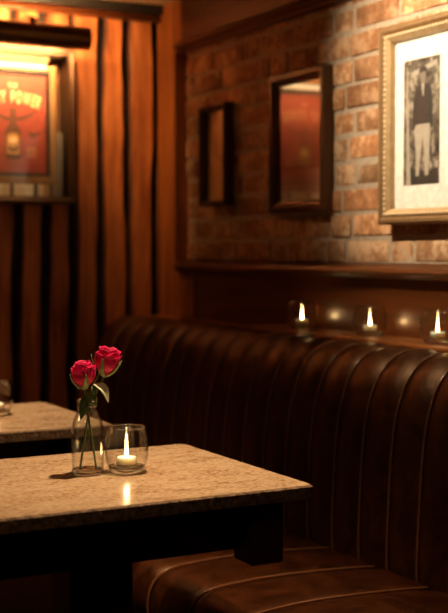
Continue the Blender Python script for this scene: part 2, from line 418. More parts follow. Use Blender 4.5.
# ------------------------------------------------------------ bench
bench = thing('upholstered_bench', 'long dark brown leather bench with channelled back against the brick wall', 'bench', (0, 0, 0))
prof = [(1.515, .40), (1.508, .50), (1.512, .60), (1.520, .70), (1.532, .78), (1.548, .835), (1.570, .876), (1.598, .905), (1.630, .921), (1.660, .925), (1.690, .922)]
def smooth_prof(pr, n):
    P = [Vector((a, 0, b)) for a, b in pr]; out = []
    for i in range(len(P)-1):
        p0, p1, p2, p3 = P[max(i-1, 0)], P[i], P[i+1], P[min(i+2, len(P)-1)]
        for j in range(n):
            t = j/n
            out.append(0.5*((2*p1)+(-p0+p2)*t+(2*p0-5*p1+4*p2-p3)*t*t+(-p0+3*p1-3*p2+p3)*t**3))
    out.append(P[-1]); return out
sp = smooth_prof(prof, 3)
nrm = []
for i in range(len(sp)):
    t = (sp[min(i+1, len(sp)-1)]-sp[max(i-1, 0)]).normalized(); nrm.append(Vector((-t.z, 0, t.x)))
bm = bmesh.new(); pit_ = 0.105; seam0 = 2.066
sub = 12; y = Y0+.02; cols = []
ks = math.floor((y-seam0)/pit_)
yy = []
for kk in range(ks, 60):
    for s in range(sub):
        u = s/sub; Y_ = seam0+(kk+u)*pit_
        if Y0+.01 <= Y_ <= YB-.045: yy.append((Y_, u))
rnd = random.Random(5); wob = [rnd.uniform(-.004, .004) for _ in range(80)]
for Y_, u in yy:
    bulge = (abs(math.sin(math.pi*u)))**0.8
    col = []
    for i, (p_, n_) in enumerate(zip(sp, nrm)):
        f = 0.012*bulge - 0.006
        f *= min(1, i/3+.3)
        col.append(bm.verts.new((p_.x+n_.x*f, Y_+0.004*math.sin(p_.z*9+Y_*3), p_.z+n_.z*f)))
    cols.append(col)
for a, b in zip(cols[:-1], cols[1:]):
    for i in range(len(sp)-1): bm.faces.new((a[i], a[i+1], b[i+1], b[i]))
# back closing strips
for col_pair in [cols]:
    bk = [[bm.verts.new((1.69, c_[0].co.y, .40)), c_[-1]] for c_ in (cols[0], cols[-1])]
    for c_, s_ in ((cols[0], 1), (cols[-1], -1)):
        v0 = bm.verts.new((1.697, c_[0].co.y, .40)); bm.faces.new(c_+[v0] if s_ == 1 else (c_+[v0])[::-1])
brest = obj('backrest', bm, M['leather'], bench, smooth=True)
for kk in range(ks, 60):
    Y_ = seam0+kk*pit_
    if Y0+.02 <= Y_ <= YB-.06:
        bm = bmesh.new(); tube(bm, [(p_.x-n_.x*.0015, Y_+0.004*math.sin(p_.z*9+Y_*3), p_.z-n_.z*.0015) for p_, n_ in zip(sp, nrm)], .0030, 10)
        obj('piping', bm, M['piping'], brest, smooth=True)
# seat cushion
ZS = 0.468
sprof = [(1.115, .300), (1.080, .325), (1.062, .37), (1.062, .41), (1.075, .442), (1.100, .460), (1.14, ZS), (1.25, ZS+.006), (1.40, ZS+.002), (1.52, ZS-.008), (1.56, ZS-.02)]
ss = smooth_prof(sprof, 4); bm = bmesh.new(); cols = []
nr = []
for i in range(len(ss)):
    t = (ss[min(i+1, len(ss)-1)]-ss[max(i-1, 0)]).normalized(); nr.append(Vector((-t.z, 0, t.x)))
sp0, spitch = 2.105, 0.185; yv = []
for kk in range(-22, 12):
    for s in range(14):
        u = s/14; Y_ = sp0+(kk+u)*spitch
        if Y0+.01 <= Y_ <= YB-.045: yv.append((Y_, u))
for Y_, u in yv:
    d = min(u, 1-u)*spitch
    f = 0.009*(1-math.exp(-d/.012)) - .004 + .003*math.sin(math.pi*u)
    cols.append([bm.verts.new((p_.x+n_.x*f, Y_+.006*math.sin(8*p_.x), p_.z+n_.z*f)) for p_, n_ in zip(ss, nr)])
for a, b in zip(cols[:-1], cols[1:]):
    for i in range(len(ss)-1): bm.faces.new((a[i], a[i+1], b[i+1], b[i]))
for c_ in (cols[0], cols[-1]):
    bm.faces.new(c_+[bm.verts.new((1.56, c_[0].co.y, .30))])
seat = obj('seat', bm, M['leather'], bench, smooth=True)
for kk in range(-22, 12):
    Y_ = sp0+kk*spitch
    if Y0+.02 <= Y_ <= YB-.06:
        bm = bmesh.new(); tube(bm, [(p_.x+n_.x*.0045, Y_+.006*math.sin(8*p_.x), p_.z+n_.z*.0045) for p_, n_ in zip(ss, nr)], .0028, 10)
        obj('piping', bm, M['piping'], seat, smooth=True)
obj('base', B(1.10, 1.70, Y0+.01, YB-.045, 0.0, 0.33, .004), M['table_wood'], bench)
obj('back_support', B(1.60, 1.70, Y0+.01, YB-.045, 0.30, 0.885, .004), M['table_wood'], bench)

# ------------------------------------------------------------ tables
def make_table(label, x0, x1, y0, y1):
    w_, d_ = x1-x0, y1-y0
    t = thing('table', label, 'table', ((x0+x1)/2, (y0+y1)/2, 0), 0, 'granite topped tables along the bench')
    bm = bmesh.new(); rnd = random.Random(4)
    # rounded-corner slab with rough edge
    pts = []; rc = .012
    for cx_, cy_, a0 in ((w_/2-rc, d_/2-rc, 0), (-w_/2+rc, d_/2-rc, 90), (-w_/2+rc, -d_/2+rc, 180), (w_/2-rc, -d_/2+rc, 270)):
        for q in range(5): pts.append(Vector((cx_+rc*math.cos(R(a0+q*22.5)), cy_+rc*math.sin(R(a0+q*22.5)), 0)))
    fine = []
    for i, p_ in enumerate(pts):
        q_ = pts[(i+1) % len(pts)]; L = (q_-p_).length; n_ = max(1, int(L/.006))
        for j in range(n_): fine.append(p_.lerp(q_, j/n_))
    rings = []
    for ins, z, jit in ((.0045, 0.760, .0008), (.0005, .757, .0012), (-.0008, .751, .0014), (-.0005, .744, .0014), (.001, .738, .0012), (.006, .736, 0)):
        ring = []
        for p_ in fine:
            d = Vector((p_.x/(w_/2), p_.y/(d_/2), 0)); dirn = Vector((round(d.x*.51) if abs(d.x) > .97 else 0, round(d.y*.51) if abs(d.y) > .97 else 0, 0))
            s = 1-(ins+rnd.uniform(-jit, jit))/max(w_, d_)*2
            ring.append(bm.verts.new((p_.x - math.copysign(min(abs(p_.x), ins+rnd.uniform(-jit, jit)), p_.x), p_.y - math.copysign(min(abs(p_.y), ins+rnd.uniform(-jit, jit)), p_.y) , z)))
        rings.append(ring)
    nn = len(fine)
    for a, b in zip(rings[:-1], rings[1:]):
        for i in range(nn):
            f = bm.faces.new((a[i], a[(i+1) % nn], b[(i+1) % nn], b[i])); f.material_index = 1
    f = bm.faces.new(rings[0]); f.material_index = 0
    f = bm.faces.new(rings[-1]); f.material_index = 1
    obj('tabletop', bm, [M['granite'], M['granite_edge']], t)
    zt = .7355
    ax, ay = w_/2-.055, d_/2-.105
    for sy in (-1, 1):
        obj('apron', B(-ax+.02, ax-.02, min(sy*ay, sy*(ay-.022)), max(sy*ay, sy*(ay-.022)), .640, zt, .002), M['table_wood'], t)
    for sx in (-1, 1):
        obj('apron', B(min(sx*ax, sx*(ax-.022)), max(sx*ax, sx*(ax-.022)), -ay+.023, ay-.023, .640, zt, .002), M['table_wood'], t)
    for sx in (-1, 1):
        for sy in (-1, 1):
            xx = sorted((sx*(w_/2-.038), sx*(w_/2-.100))); yy_ = sorted((sy*(d_/2-.040), sy*(d_/2-.1045)))
            obj('corner_block', B(xx[0], xx[1], yy_[0], yy_[1], .625, zt, .004), M['table_wood'], t)
    obj('pedestal', B(-.030, .085, -.045, .045, .03, zt, .004), M['table_wood'], t)
    bm = bmesh.new(); box(bm, -.20, .20, -.035, .035, 0, .05, .006); box(bm, -.035, .035, -.19, .19, 0.001, .049, .006)
    obj('foot', bm, M['table_wood'], t)
    return t
make_table('nearer granite topped table carrying the two red roses and a lit candle', 0.42, 1.076, 1.668, 2.158)
t2 = make_table('farther granite topped table with a candle glass, behind the roses', 0.40, 1.056, 2.468, 2.925)

# ------------------------------------------------------------ candle glasses
def make_tealight(label, group):
    t = thing('tealight', label, 'candle', (0, 0, 0), 0, group)
    bm = bmesh.new(); lathe(bm, [(0, 0), (.0178, 0), (.0186, .001), (.0188, .0145), (.0192, .0150), (.0186, .0152), (.0183, .0140), (.0180, .002), (0, .002)], 36)
    obj('clear_cup', bm, M['glass'], t, smooth=True, sharp=40)
    bm = bmesh.new(); lathe(bm, [(0, .0025), (.0178, .0025), (.0181, .0125), (.0165, .0138), (.008, .0128), (.003, .0122), (0, .0122)], 36)
    obj('wax', bm, M['wax'], t, smooth=True)
    bm = bmesh.new(); tube(bm, [(0, 0, .012), (.0003, 0, .016), (.001, 0, .019)], .0006, 6)
    obj('wick', bm, M['wick'], t)
    bm = bmesh.new(); lathe(bm, [(0, .0150), (.0018, .0158), (.0034, .0180), (.0039, .0208), (.0034, .0240), (.0022, .0272), (.0010, .0305), (.0006, .0350), (.0005, .0400), (0, .0440)], 20)  # flame body, with a thin glowing tail standing in for its reflection streak
    obj('flame', bm, M['flame'], t, smooth=True)
    return t
def make_tumbler(label, group, r=.0385, h=.080):
    t = thing('candle_glass', label, 'candle holder', (0, 0, 0), 0, group)
    k = r/.0385; q = h/.080
    outer = [(.0240, .0), (.0275, .0015), (.0318, .008), (.0358, .018), (.0383, .030), (.0390, .040), (.0385, .050), (.0370, .060), (.0348, .070), (.0328, .078)]
    outer = [(a*k, b*q) for a, b in outer]
    inner = [(a-.0016, b) for a, b in outer[3:]][::-1]
    bm = bmesh.new(); lathe(bm, outer[1:] + [(outer[-1][0]-.0008, outer[-1][1]+.0006)] + inner, 56)
    obj('bowl', bm, M['glass'], t, smooth=True)
    bm = bmesh.new(); lathe(bm, [(outer[-1][0]-.0008+.0012*math.cos(a_*math.pi/4), outer[-1][1]+.0014+.0012*math.sin(a_*math.pi/4)) for a_ in range(8)], 56, close=True)
    obj('rim', bm, M['rim_glass'], t, smooth=True)
    bm = bmesh.new(); lathe(bm, [(0, .0004), (.020*k, .0002), (.0245*k, .0), (.0273*k, .0016), (.0314*k, .0085*q), (.0322*k, .0112*q), (.026*k, .0125), (.012*k, .0112), (0, .0108)], 56)
    obj('foot', bm, M['base_glass'], t, smooth=True)
    return t
LG, LT = 'candle glasses on the ledge', 'tealights on the ledge'
ZT = .7602; ZL = .9362; lift = .0128
g0 = make_tumbler('clear round candle glass standing beside the bottle of roses', 'candle glasses'); g0.location = (.846, 1.925, ZT)
tl0 = make_tealight('lit tealight inside the glass next to the bottle of roses', 'tealights'); tl0.location = (.846, 1.925, ZT+lift)
gr = dup(g0, (.872, 2.745, ZT), 0.5, 'clear candle glass on the farther table at the left edge', 'candle glasses')
dup(tl0, (.872, 2.745, ZT+lift), .5, 'tealight inside the glass on the farther table', 'tealights')
gl = make_tumbler('clear candle glass on the ledge, leftmost of the three beneath the bricks', LG, .0415, .074)
lp = [(1.735, 2.763), (1.735, 2.446), (1.735, 2.180)]
gl.location = (*lp[0], ZL)
nm = ['leftmost of the three, nearest the corner', 'middle one of the three', 'rightmost of the three']
for i, (x, y) in enumerate(lp):
    if i: dup(gl, (x, y, ZL), i*.9, 'clear candle glass on the wooden ledge, '+nm[i])
    else: gl['label'] = 'clear candle glass on the wooden ledge, '+nm[0]
    dup(tl0, (x, y, ZL+lift), i*1.3, 'lit tealight in a glass on the wooden ledge, '+nm[i], LT)

for fl_ in [q for q in bpy.data.objects if q.name.startswith('flame')]:
    near = fl_.parent is tl0
    fz = .92 if near else .74
    fl_.scale = (.9, .9, fz) if near else (.82, .82, fz); fl_.location.z = .015*(1-fz)
# ------------------------------------------------------------ bottle and roses
bt = thing('bottle', 'small clear glass milk bottle holding the two roses on the nearer table', 'bottle', (.779, 1.940, ZT))
outer = [(.0235, 0), (.0262, .0018), (.0278, .006), (.0280, .070), (.0276, .080), (.0258, .090), (.0222, .100), (.0182, .108), (.0160, .114), (.0156, .117),
         (.0172, .1185), (.0176, .1205), (.0160, .1225), (.0158, .1240), (.0174, .1258), (.0178, .1285), (.0170, .1310), (.0158, .1318)]
inner = [(.0146, .1310), (.0142, .1240), (.0140, .1140), (.0162, .1070), (.0204, .0985), (.0238, .0890), (.0256, .0790), (.0260, .0700), (.0258, .0100)]
bm = bmesh.new(); lathe(bm, outer[2:]+inner, 56)
obj('body', bm, M['glass'], bt, smooth=True)
bm = bmesh.new(); lathe(bm, [(0, .0015), (.018, .0006), (.0235, 0), (.0262, .0018), (.0277, .006), (.0257, .0095), (.020, .0065), (0, .0055)], 56)
obj('base', bm, M['base_glass'], bt, smooth=True)

bm = bmesh.new()
lathe(bm, [(.0166+.0016*math.cos(a_*math.pi/4), .1293+.0020*math.sin(a_*math.pi/4)) for a_ in range(8)], 56, close=True)
obj('lip', bm, M['rim_glass'], bt, smooth=True)
bm = bmesh.new()
lathe(bm, [(.0167+.0012*math.cos(a_*math.pi/4), .1196+.0014*math.sin(a_*math.pi/4)) for a_ in range(8)], 56, close=True)
obj('neck_ring', bm, M['rim_glass'], bt, smooth=True)
def leaf_bm(bm, base, tip, width, fold=.25, curl=.3, nrm=(0, -1, 0.3), n=12):
    base, tip = Vector(base), Vector(tip); ax = tip-base; L = ax.length; ax.normalize()
    nv = Vector(nrm); nv = (nv-ax*nv.dot(ax)).normalized(); sd = ax.cross(nv)
    rows = []
    for i in range(n+1):
        t = i/n; wd = width*(math.sin(math.pi*min(1, t**.75))**.8)*.5*(1 if i not in (0, n) else .05)
        c_ = base+ax*L*t+nv*(curl*L*(math.sin(math.pi*t)*.5 - t*t*.5))
        ser = 1+.06*((i % 2)*2-1)
        rows.append([bm.verts.new(c_+sd*wd*s*ser+nv*abs(s)*wd*fold) for s in (-1, -.5, 0, .5, 1)])
    back = []
    for r_ in rows:
        back.append([bm.verts.new(v.co-nv*.0004) for v in r_])
    for a, b in zip(rows[:-1], rows[1:]):
        for q in range(4): bm.faces.new((a[q], a[q+1], b[q+1], b[q]))
    for a, b in zip(back[:-1], back[1:]):
        for q in range(4): bm.faces.new((a[q], b[q], b[q+1], a[q+1]))
    for a, b, c_, d in zip(rows[:-1], rows[1:], back[:-1], back[1:]):
        bm.faces.new((a[0], b[0], d[0], c_[0])); bm.faces.new((a[4], c_[4], d[4], b[4]))
def petal(bm, rot, Rm, H, span, lip, z0=0, wave=0.0, seed=0, lean=0.0):
    """one cupped petal wrapped round the bud"""
    r = random.Random(seed); nu, nv = 12, 12; rows = []
    p1 = r.uniform(0, 6.3)
    for j in range(nv+1):
        v = j/nv; row = []
        for i in range(nu+1):
            u = i/nu*2-1
            top = 1-0.16*abs(u)**2.2-.05*math.sin(5*u+p1)*abs(u)    # rounded top edge
            vv = v*top
            rad = Rm*(0.16+0.84*math.sin(min(1, vv/.62)*math.pi/2)**.85)
            if vv > .62: rad += Rm*(-.10*(vv-.62)/.38*(1-lip)) 
            if vv > .80: rad += lip*Rm*.42*((vv-.80)/.20)**1.6
            rad += wave*math.sin(4*u+p1)*v*v + lean*v
            ang = rot+u*span*(0.35+.65*math.sin(min(1, vv/.5)*math.pi/2))
            zz = z0+H*vv-(lip*H*.07*((vv-.84)/.16)**2 if vv > .84 else 0)
            row.append(Vector((rad*math.cos(ang), rad*math.sin(ang), zz)))
        rows.append(row)
    F = [[bm.verts.new(p_) for p_ in r_] for r_ in rows]
    Bk = [[bm.verts.new(p_*1.0-Vector((p_.x, p_.y, 0)).normalized()*.0006) for p_ in r_] for r_ in rows]
    for a, b in zip(F[:-1], F[1:]):
        for q in range(nu): bm.faces.new((a[q], a[q+1], b[q+1], b[q]))
    for a, b in zip(Bk[:-1], Bk[1:]):
        for q in range(nu): bm.faces.new((a[q], b[q], b[q+1], a[q+1]))
    for q in range(nu): bm.faces.new((F[-1][q], F[-1][q+1], Bk[-1][q+1], Bk[-1][q]))
    for j in range(nv):
        for e in (0, nu): bm.faces.new((F[j][e], F[j+1][e], Bk[j+1][e], Bk[j][e]))
def make_rose(label, foot, neck, head, axis, size, seed, spin=0):
    """foot: stem end; neck: bottle mouth; head: base of bloom; axis: bloom direction"""
    t = thing('rose', label, 'flower', foot, 0, 'red roses')
    fo = Vector(foot); L = lambda p_: Vector(p_)-fo
    ax = Vector(axis).normalized(); hd = L(head)
    bm = bmesh.new()
    pts = bez((0, 0, 0), L(neck)*.6, L(neck)*.92, L(neck), 8)[:-1] + bez(L(neck), L(neck)*1.08, hd-ax*.02, hd, 8)
    tube(bm, pts, [.0021]*len(pts), 8)
    obj('stem', bm, M['stem'], t, smooth=True)
    q = Vector((0, 0, 1)).rotation_difference(ax)
    Mx = Matrix.Translation(hd) @ q.to_matrix().to_4x4() @ Matrix.Rotation(spin, 4, 'Z')
    r = random.Random(seed); bm = bmesh.new(); k = size
    for i in range(3): petal(bm, i*2.1+.4, .0075*k, .040*k, 1.25, .0, .006*k, .0, seed+i)
    for i in range(4): petal(bm, i*1.57+.9, .0130*k, .044*k, 1.05, .12, .004*k, .0006, seed+10+i)
    for i in range(5): petal(bm, i*1.257+r.uniform(-.1, .1), .0178*k, r.uniform(.038, .045)*k, .90, .22, .002*k, .0012, seed+20+i)
    for i in range(5): petal(bm, i*1.257+.6+r.uniform(-.1, .1), .0208*k, r.uniform(.033, .041)*k, .80, .28, 0, .0016, seed+30+i, .001)
    bmesh.ops.transform(bm, matrix=Mx, verts=bm.verts)
    bl = obj('bloom', bm, M['petal'], t, smooth=True)
    bm = bmesh.new(); lathe(bm, [(0, -.004*k), (.003*k, -.003*k), (.0052*k, .000), (.0058*k, .003*k), (.004*k, .006*k), (0, .006*k)], 16)
    bmesh.ops.transform(bm, matrix=Mx, verts=bm.verts)
    obj('hip', bm, M['sepal'], t, smooth=True)
    for i in range(5):
        a = i*1.257+.25; bm = bmesh.new(); n = 10; rows = []
        out = .0012 if i % 2 else .0022
        fl = r.uniform(.0, .5) + (0.7 if i in (1, 4) else 0)
        for j in range(n+1):
            v = j/n; vv = v*.72
            rad = k*.0222*(0.20+.80*math.sin(min(1, vv/.62)*math.pi/2)**.85)+out+fl*.010*max(0, v-.55)**1.0
            wd = .0042*k*(1-v)**.7*(1+.4*math.sin(3*v))+.0002
            c_ = Vector((rad*math.cos(a), rad*math.sin(a), .030*k*v-.001)); sd = Vector((-math.sin(a), math.cos(a), 0))
            rows.append([bm.verts.new(c_-sd*wd), bm.verts.new(c_+Vector((math.cos(a), math.sin(a), 0))*.0006), bm.verts.new(c_+sd*wd)])
        for x_, y_ in zip(rows[:-1], rows[1:]):
            for e in range(2): bm.faces.new((x_[e], x_[e+1], y_[e+1], y_[e]))
        g = bmesh.ops.extrude_face_region(bm, geom=list(bm.faces))
        for v_ in [e for e in g['geom'] if isinstance(e, bmesh.types.BMVert)]: v_.co += Vector((math.cos(a), math.sin(a), 0))*.0005
        bmesh.ops.transform(bm, matrix=Mx, verts=bm.verts)
        obj('sepal', bm, M['sepal'], t, smooth=True)
    return t
bx, by = .779, 1.940
def add_leaf(t, base, tip, width, mat, **k):
    fo = t.location; bm = bmesh.new(); leaf_bm(bm, Vector(base)-fo, Vector(tip)-fo, width, **k)
    return obj('leaf', bm, mat, t, smooth=True)
ra = make_rose('crimson rose lower and left of the two in the bottle', (bx+.0145, by-.004, ZT+.0085), (bx-.004, by-.004, ZT+.125),
               (.7705, 1.932, .9120), (-.10, -.05, 1), .98, 3, .5)
rb = make_rose('crimson rose higher and right of the two in the bottle', (bx-.014, by+.002, ZT+.0085), (bx+.006, by+.003, ZT+.125),
               (.8125, 1.946, .9305), (.22, -.12, 1), 1.06, 51, 1.2)
add_leaf(ra, (.7715, 1.930, .898), (.757, 1.915, .860), .017, M['leaf'], nrm=(-.3, -1, .1), curl=.1)
add_leaf(ra, (.774, 1.930, .903), (.789, 1.922, .880), .020, M['leaf'], nrm=(.2, -1, .1), curl=.2)
lf = add_leaf(ra, (.7765, 1.928, .917), (.754, 1.923, .9135), .011, M['leaf_pale'], nrm=(-.2, -.4, 1), curl=.2); lf['label'] = 'pale small leaf'
lf = add_leaf(rb, (.789, 1.937, .9175), (.811, 1.915, .890), .021, M['leaf_pale'], nrm=(.3, -.9, .7), curl=.35, fold=.4); lf['label'] = 'pale curled leaf'
add_leaf(rb, (.792, 1.940, .913), (.778, 1.930, .889), .016, M['leaf'], nrm=(0, -1, .2), curl=.2)
add_leaf(rb, (.802, 1.946, .917), (.812, 1.934, .894), .011, M['leaf'], nrm=(.4, -1, .2), curl=.1)

# ------------------------------------------------------------ pictures on the brick wall (local X = right in view, front = -Y)
def pic(name, label, y0, y1, z0, z1, cat='picture'):
    # local -Y faces the room (world -X); local +X runs towards the viewer (world -Y)
    return thing(name, label, cat, (XR-.0080, (y0+y1)/2, (z0+z1)/2), -math.pi/2)
# large gold-framed photograph
Wb, Hb = .500, .482
t = pic('framed_photograph', 'large gold beaded frame around a black and white photograph of a standing person', 2.446-Wb, 2.446, 1.212, 1.694)
bm = bmesh.new(); frame_mesh(bm, Wb, Hb, [(.0, 0), (.0, -.034), (.006, -.040), (.013, -.040), (.020, -.031), (.027, -.028), (.030, -.018), (.030, 0)])
obj('frame', bm, M['gold_dark'], t)
bm = bmesh.new(); frame_mesh(bm, Wb-.0405, Hb-.0405, [(.0, -.028), (.001, -.034), (.004, -.035), (.0075, -.0345), (.016, -.026), (.018, -.018), (.018, -.010), (0, -.010)])
ft = obj('slip_moulding', bm, M['gold'], t)
bm = bmesh.new(); ww, hh = Wb-.050, Hb-.050; pb = .0125
def bead(x, z):
    bmesh.ops.create_icosphere(bm, subdivisions=1, radius=.0042, matrix=Matrix.Translation((x, -.0345, z)))
nx_, nz_ = int(ww/pb), int(hh/pb)
for i in range(nx_+1):
    for s in (-1, 1): bead(-ww/2+ww*i/nx_, s*hh/2)
for i in range(1, nz_):
    for s in (-1, 1): bead(s*ww/2, -hh/2+hh*i/nz_)
obj('beading', bm, M['bead'], t, smooth=True)
mw, mh = Wb-.058, Hb-.058
obj('mat_board', B(-mw/2, mw/2, -.012, -.008, -mh/2, mh/2), M['cream'], t)
obj('pane', B(-mw/2, mw/2, -.0165, -.0150, -mh/2, mh/2), M['pane_soft'], t)
# print: visible photo sits 0.10 in from the left edge of the frame
px0, px1 = -Wb/2+.073, -Wb/2+.211; pz0, pz1 = -Hb/2+.094, Hb/2-.089
m, nt, p = nodes('sepia_print'); M['print'] = m
n1 = N(nt, 'ShaderNodeTexNoise', Scale=34.0, Detail=7.0, Roughness=0.7, Distortion=1.0); nt.links.new(coords(nt), n1.inputs['Vector'])
nt.links.new(ramp(nt, n1.outputs[0], [(0.38, (0.02, 0.014, 0.010)), (0.52, (0.13, 0.10, 0.07)), (0.66, (0.42, 0.35, 0.26))]), p.inputs['Base Color'])
p.inputs['Roughness'].default_value = 0.5
pr = obj('photo_print', B(px0, px1, -.0126, -.012, pz0, pz1), M['print'], t)
M['ph_dark'] = plain('print_dark_grey', (0.035, 0.027, 0.021), 0.5); M['ph_mid'] = plain('print_mid_grey', (0.20, 0.16, 0.12), 0.5)
M['ph_light'] = plain('print_light_grey', (0.36, 0.31, 0.24), 0.5)
cxp = (px0+px1)/2+.006; hp = pz1-pz0
bm = bmesh.new()
def fig(pts, mat, d): poly(bm, pts, -.0127-d*.0002, -.0126, mat, 1, 1, cxp, pz0)
fig([(-.062, .0), (-.045, .0), (-.052, hp*.30), (-.060, hp*.95), (-.064, hp*.95)], 2, .2)                         # pale post at left
fig([(-.046, hp*.86), (.052, hp*.93), (.052, hp*.97), (-.046, hp*.90)], 2, .2)
fig([(-.063, 0), (.060, 0), (.060, hp*.13), (.02, hp*.10), (-.063, hp*.15)], 0, .1)
# trousers: two legs
fig([(-.028, hp*.50), (.026, hp*.50), (.028, hp*.40), (.024, hp*.22), (.022, hp*.07), (.009, hp*.07), (.006, hp*.25), (.000, hp*.38), (-.008, hp*.25), (-.014, hp*.07), (-.026, hp*.07), (-.026, hp*.25), (-.032, hp*.42)], 2, 1)
fig([(-.030, hp*.07), (-.013, hp*.07), (-.012, hp*.035), (-.034, hp*.035)], 0, 1)
fig([(.008, hp*.07), (.023, hp*.07), (.030, hp*.035), (.009, hp*.035)], 0, 1)
# jacket
fig([(-.012, hp*.80), (.012, hp*.80), (.030, hp*.76), (.036, hp*.66), (.038, hp*.50), (.034, hp*.44), (.026, hp*.48), (-.026, hp*.48), (-.036, hp*.44), (-.040, hp*.52), (-.036, hp*.68), (-.028, hp*.76)], 0, 2)
fig([(-.006, hp*.80), (.006, hp*.80), (.003, hp*.70), (-.001, hp*.70)], 2, 3)
fig([(.013*math.cos(a*math.pi/8)*.85, hp*.855+.018*math.sin(a*math.pi/8)) for a in range(16)], 1, 3)             # head
fig([(-.016, hp*.885), (.016, hp*.895), (.013, hp*.925), (.0, hp*.94), (-.012, hp*.92)], 0, 4)                     # cap / hair
obj('printed_figure', bm, [M['ph_dark'], M['ph_mid'], M['ph_light']], pr)

# middle picture
def small_pic(label, y0, y1, z0, z1, bw, pmat, fm, dep=.032):
    w_, h_ = y1-y0, z1-z0
    t = pic('framed_picture', label, y0, y1, z0, z1)
    bm = bmesh.new(); frame_mesh(bm, w_, h_, [(0, 0), (0, -dep+.004), (.003, -dep), (bw*.45, -dep), (bw*.62, -dep+.007), (bw*.9, -dep+.010), (bw, -dep+.016), (bw, 0)])
    obj('frame', bm, fm, t)
    a, b = w_/2-bw-.0005, h_/2-bw-.0005
    obj('print', B(-a, a, -.008, -.004, -b, b), pmat, t)
    obj('pane', B(-a, a, -.0165, -.0150, -b, b), M['pane'], t)
    return t, a, b
m, nt, p = nodes('dim_picture_print'); M['print_mid'] = m
sx = N(nt, 'ShaderNodeSeparateXYZ'); nt.links.new(coords(nt), sx.inputs[0])
mr = N(nt, 'ShaderNodeMapRange'); mr.inputs[1].default_value = -.16; mr.inputs[2].default_value = .16; nt.links.new(sx.outputs[2], mr.inputs[0])
nt.links.new(ramp(nt, mr.outputs[0], [(0.0, (0.62, 0.38, 0.26)), (0.24, (0.50, 0.27, 0.18)), (0.28, (0.26, 0.09, 0.045)), (1.0, (0.20, 0.075, 0.04))]), p.inputs['Base Color'])
p.inputs['Roughness'].default_value = .6
small_pic('dark framed picture with a pinkish print and bright reflection, between the other two on brick', 2.703, 2.988, 1.254, 1.645, .033, M['print_mid'], M['bronze_frame'])
m, nt, p = nodes('amber_reflection_print'); M['print_left'] = m
n1 = N(nt, 'ShaderNodeTexNoise', Scale=5.0, Detail=5.0, Distortion=1.2); nt.links.new(coords(nt, (2.5, 1, .8)), n1.inputs['Vector'])
nt.links.new(ramp(nt, n1.outputs[0], [(0.38, (0.40, 0.18, 0.05)), (0.48, (0.88, 0.52, 0.18)), (0.66, (0.90, 0.66, 0.34))]), p.inputs['Base Color'])  # golden print raised to carry the amber board reflection in its colour
p.inputs['Roughness'].default_value = .6
small_pic('small black framed amber picture on brick, nearest the corner', 3.250, 3.424, 1.288, 1.603, .018, M['print_left'], M['black_frame'], .034)

# ------------------------------------------------------------ display case with poster and books on the boards
CX0, CX1, CZ0, CZ1 = 1.019, 1.433, 1.300, 1.795
YF, YK = 3.655, 3.770
case = thing('display_case', 'dark wooden glazed wall case with a red poster, under the brass lamp', 'display case', ((CX0+CX1)/2, YK, (CZ0+CZ1)/2))
cw, chh = (CX1-CX0)/2, (CZ1-CZ0)/2; d = YF-YK
bm = bmesh.new(); frame_mesh(bm, 2*cw, 2*chh, [(0, 0), (0, d+.004), (.004, d), (.010, d), (.015, d+.005), (.015, 0)])
obj('case_body', bm, M['black_frame'], case)
obj('back_board', B(-cw+.0155, cw-.0155, -.010, -.001, -chh+.0155, chh-.0155), M['case_wood'], case)
obj('lining', B(-cw+.0155, cw-.0155, d+.025, -.0105, chh-.024, chh-.0155), M['case_wood'], case)
bm = bmesh.new(); frame_mesh(bm, 2*cw-.031, 2*chh-.031, [(0, d+.003), (0, d+.012), (.006, d+.012), (.006, d+.003)])
obj('sash', bm, M['black_frame'], case)
obj('pane', B(-cw+.0155, cw-.0155, d+.0135, d+.0150, -chh+.0155, chh-.0155), M['pane_soft'], case)

bm = bmesh.new(); tube(bm, [(.045-.12, d+.033, chh-.062), (.045+.070, d+.033, chh-.062)], .0125, 16)
M['case_bulb'] = emit('case_tube_light', (1.0, 0.60, 0.27), 5.0)
tb = obj('strip_light', bm, M['case_bulb'], case, smooth=True)
bm = bmesh.new()
box(bm, .045-.135, .045+.080, d+.020, d+.040, chh-.048, chh-.0245, .002)
obj('light_housing', bm, M['case_wood'], case)
